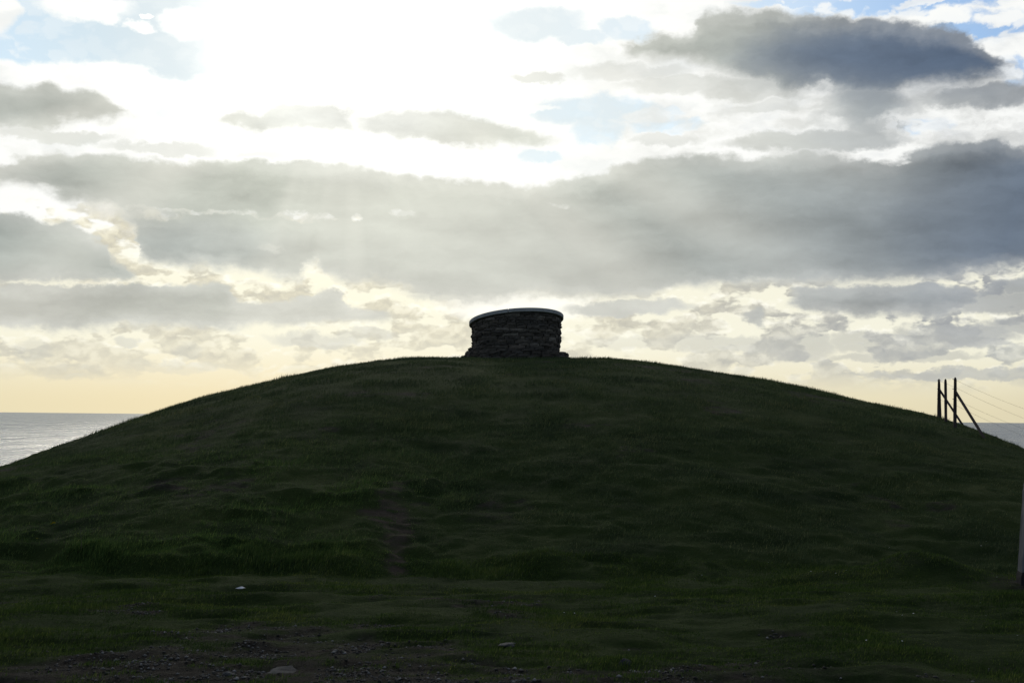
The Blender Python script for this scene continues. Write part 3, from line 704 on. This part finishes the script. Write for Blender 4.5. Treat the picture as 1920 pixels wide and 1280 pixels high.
for px, py, w, d, h, mt, lab in ((533, 1258, .38, .5, .085, m_rock2, 'large flat bluish rock sunk in the bare earth at the bottom of the picture'),
                                 (427, 1264, .10, .10, .05, m_rock, 'small pale stone just left of the large flat bluish rock'),
                                 (953, 1208, .17, .12, .03, m_rock, 'thin flat pale stone lying where the bare earth meets the turf'),
                                 (1173, 1244, .10, .10, .08, m_rock2, 'rounded blue-grey stone sitting alone in the turf of the lower right')):
    p = ground_hit(px, py); o = rock('stone', w, d, h, int(px), mt); o.location = p + Vector((0, 0, -h * (0.22 if w > .3 else 0.05))); o.rotation_euler = (0, 0, px * 0.7)
    tag(o, lab, 'stone')
# gravel: nobody could count it
def gravel(n):
    x = rs.rand(n) * 9 - 5.2; y = 6.3 + rs.rand(n) * 5.5
    keep = rs.rand(n) < bare_mask(x, y) ** 2 * np.clip(0.55 + 3 * fbm(x * 3, y * 3, 3), 0.03, 1); x, y = x[keep], y[keep]; n = len(x)
    z = H(x, y); r_ = 0.0035 + 0.014 * rs.rand(n) ** 4
    dirs = np.array([(1, 0, 0), (-1, 0, 0), (0, 1, 0), (0, -1, 0), (0, 0, 1), (0, 0, -1)], float)
    fc = np.array([(0, 2, 4), (2, 1, 4), (1, 3, 4), (3, 0, 4), (2, 0, 5), (1, 2, 5), (3, 1, 5), (0, 3, 5)])
    a = rs.rand(n) * 6.28; c, s = np.cos(a), np.sin(a)
    v = dirs[None] * (r_[:, None, None] * (0.6 + 0.8 * rs.rand(n, 6, 1))); v[:, :, 2] *= 0.6
    vx = v[..., 0] * c[:, None] - v[..., 1] * s[:, None]; vy = v[..., 0] * s[:, None] + v[..., 1] * c[:, None]
    v = np.stack([vx + x[:, None], vy + y[:, None], v[..., 2] + z[:, None] + r_[:, None] * 0.2], -1).reshape(-1, 3)
    idx = (fc[None] + np.arange(n)[:, None, None] * 6).ravel()
    m = material('gravel'); k = N(m); t_ = k.n('ShaderNodeAttribute', attribute_name='tint').outputs['Fac']
    k.out(k.principled(k.ramp(t_, [(0, (0.03, 0.028, 0.024)), (0.6, (0.075, 0.07, 0.062)), (0.90, (0.15, 0.145, 0.135)), (1, (0.27, 0.26, 0.25))]), 0.9, 0.15))
    o = np_mesh('gravel', v, idx, np.full(n * 8, 3), m, {'tint': np.repeat(rs.rand(n), 6)}); tag(o, 'loose gravel and chippings on the bare earth', 'gravel', kind='stuff')
gravel(130000)
# scrap of white litter
m_white = simple('white_paper', [(0.3, (0.72, 0.72, 0.72)), (0.7, (0.82, 0.82, 0.82))], 20, 0.8, 0.2, 0.2, 0.002)
p = ground_hit(450, 1110)
V_ = [(-.055, 0, .012), (-.02, .03, .02), (.0, -.01, .045), (.02, .02, .048), (.05, .0, .022), (.03, -.03, .015), (-.01, -.03, .01), (.055, .03, .012)]
V2 = [(a, b, c + .002) for a, b, c in V_]
F_ = [(0, 6, 2), (0, 2, 1), (1, 2, 3), (2, 6, 5), (2, 5, 3), (3, 5, 4), (3, 4, 7)]
lit = mesh_obj('litter', V_ + V2, F_ + [tuple(8 + i for i in reversed(f_)) for f_ in F_], m_white); lit.location = p + Vector((0, 0, .03)); lit.scale = (0.8, 0.7, 0.45)
tag(lit, 'crumpled scrap of white litter lying on the turf left of centre', 'litter')
m_stem = simple('green_stem', [(0.3, (0.04, 0.07, 0.02)), (0.7, (0.06, 0.1, 0.03))], 20)
m_yel = simple('yellow_petals', [(0.3, (0.62, 0.50, 0.02)), (0.7, (0.75, 0.62, 0.03))], 20)
m_dai = simple('white_petals', [(0.3, (0.7, 0.7, 0.66)), (0.7, (0.8, 0.8, 0.76))], 20)
m_dry = simple('dry_stalk', [(0.3, (0.10, 0.08, 0.06)), (0.7, (0.17, 0.14, 0.10))], 20)
def petals(rad, n, cup, z, mat, par, name='petals', bunch=1):
    V_, F_ = [], []
    r = random.Random(3)
    for b_ in range(bunch):
        ox, oy, oz = (r.uniform(-.03, .03), r.uniform(-.02, .02), r.uniform(-.02, .015)) if bunch > 1 else (0, 0, 0)
        for i in range(n):
            a = 2 * math.pi * i / n; b = len(V_); w = rad * 0.28
            ca, sa_ = math.cos(a), math.sin(a)
            for (u_, v_, h_) in ((0.05, 0, 0), (0.6, w / rad, cup * .6), (1, 0, cup), (0.6, -w / rad, cup * .6)):
                X = u_ * rad; Y_ = v_ * rad; V_.append((ox + X * ca - Y_ * sa_, oy + X * sa_ + Y_ * ca, oz + z + h_ * rad))
            F_.append((b, b + 1, b + 2, b + 3))
    return mesh_obj(name, V_, F_, mat, par)
def flower(px, py, h, rad, mat, label, cat='flower', bunch=1, group=None, name='flower'):
    p = ground_hit(px, py); e = empty(name, p, (0.3, 0, px)); tag(e, label, cat, group)
    v, f = tube([Vector((0, 0, -.02)), Vector((.005, 0, h * .5)), Vector((0, .004, h))], 0.0022, 5, 0.0015); mesh_obj('stem', v, f, m_stem, e)
    petals(rad, 8, 0.35, h, mat, e, bunch=bunch); return e
flower(98, 1001, .13, .020, m_yel, 'brightest yellow flower head, growing on the rough bank at far left', bunch=4, name='yellow_flower')
flower(74, 1026, .10, .011, m_yel, 'tiny yellow flower below and left of the brightest yellow one', name='yellow_flower')
flower(141, 1021, .12, .012, m_yel, 'tiny yellow flower beside the dry stalk on the left bank', name='yellow_flower')
for px, py, h, lab in ((153, 1030, .22, 'dark dry stalk standing on the left bank beside the yellow flowers'), (502, 1198, .11, 'single pale dry stalk standing at the edge of the bare earth')):
    p = ground_hit(px, py); pts = [Vector((0, 0, -.03)), Vector((-.006, 0, h * .4)), Vector((-.022, .01, h))]
    v, f = tube(pts, 0.0032, 5, 0.0016); o = mesh_obj('dry_stalk', v, f, m_dry); o.location = p; tag(o, lab, 'stalk')
proto = None
DA = [(1443, 1062), (1434, 1073), (1520, 1079), (1541, 1080), (1565, 1083), (1585, 1078), (1669, 1034), (1840, 1030), (1850, 1022), (1591, 1123), (1314, 1086), (1304, 1093), (1103, 1122), (1230, 1127), (1679, 1157), (1694, 1164),
      (1626, 1212), (1690, 1213), (1714, 1160), (1836, 1140), (1867, 1090), (1905, 1203), (1060, 1158), (1075, 1159), (870, 1110), (877, 1111), (1850, 1165)]
for px, py in DA:
    p = ground_hit(px, py)
    if proto is None:
        proto = flower(px, py, .045, .0075, m_dai, 'tiny white daisy dotted in the dark grass at the foot of the hill', 'daisy', name='daisy', group='white daisies dotted in the grass')
    else:
        c = proto.copy(); COL.objects.link(c); c.location = p; c.rotation_euler = (0.2, 0.1, px)
        for ch in proto.children:
            d_ = ch.copy(); COL.objects.link(d_); d_.parent = c
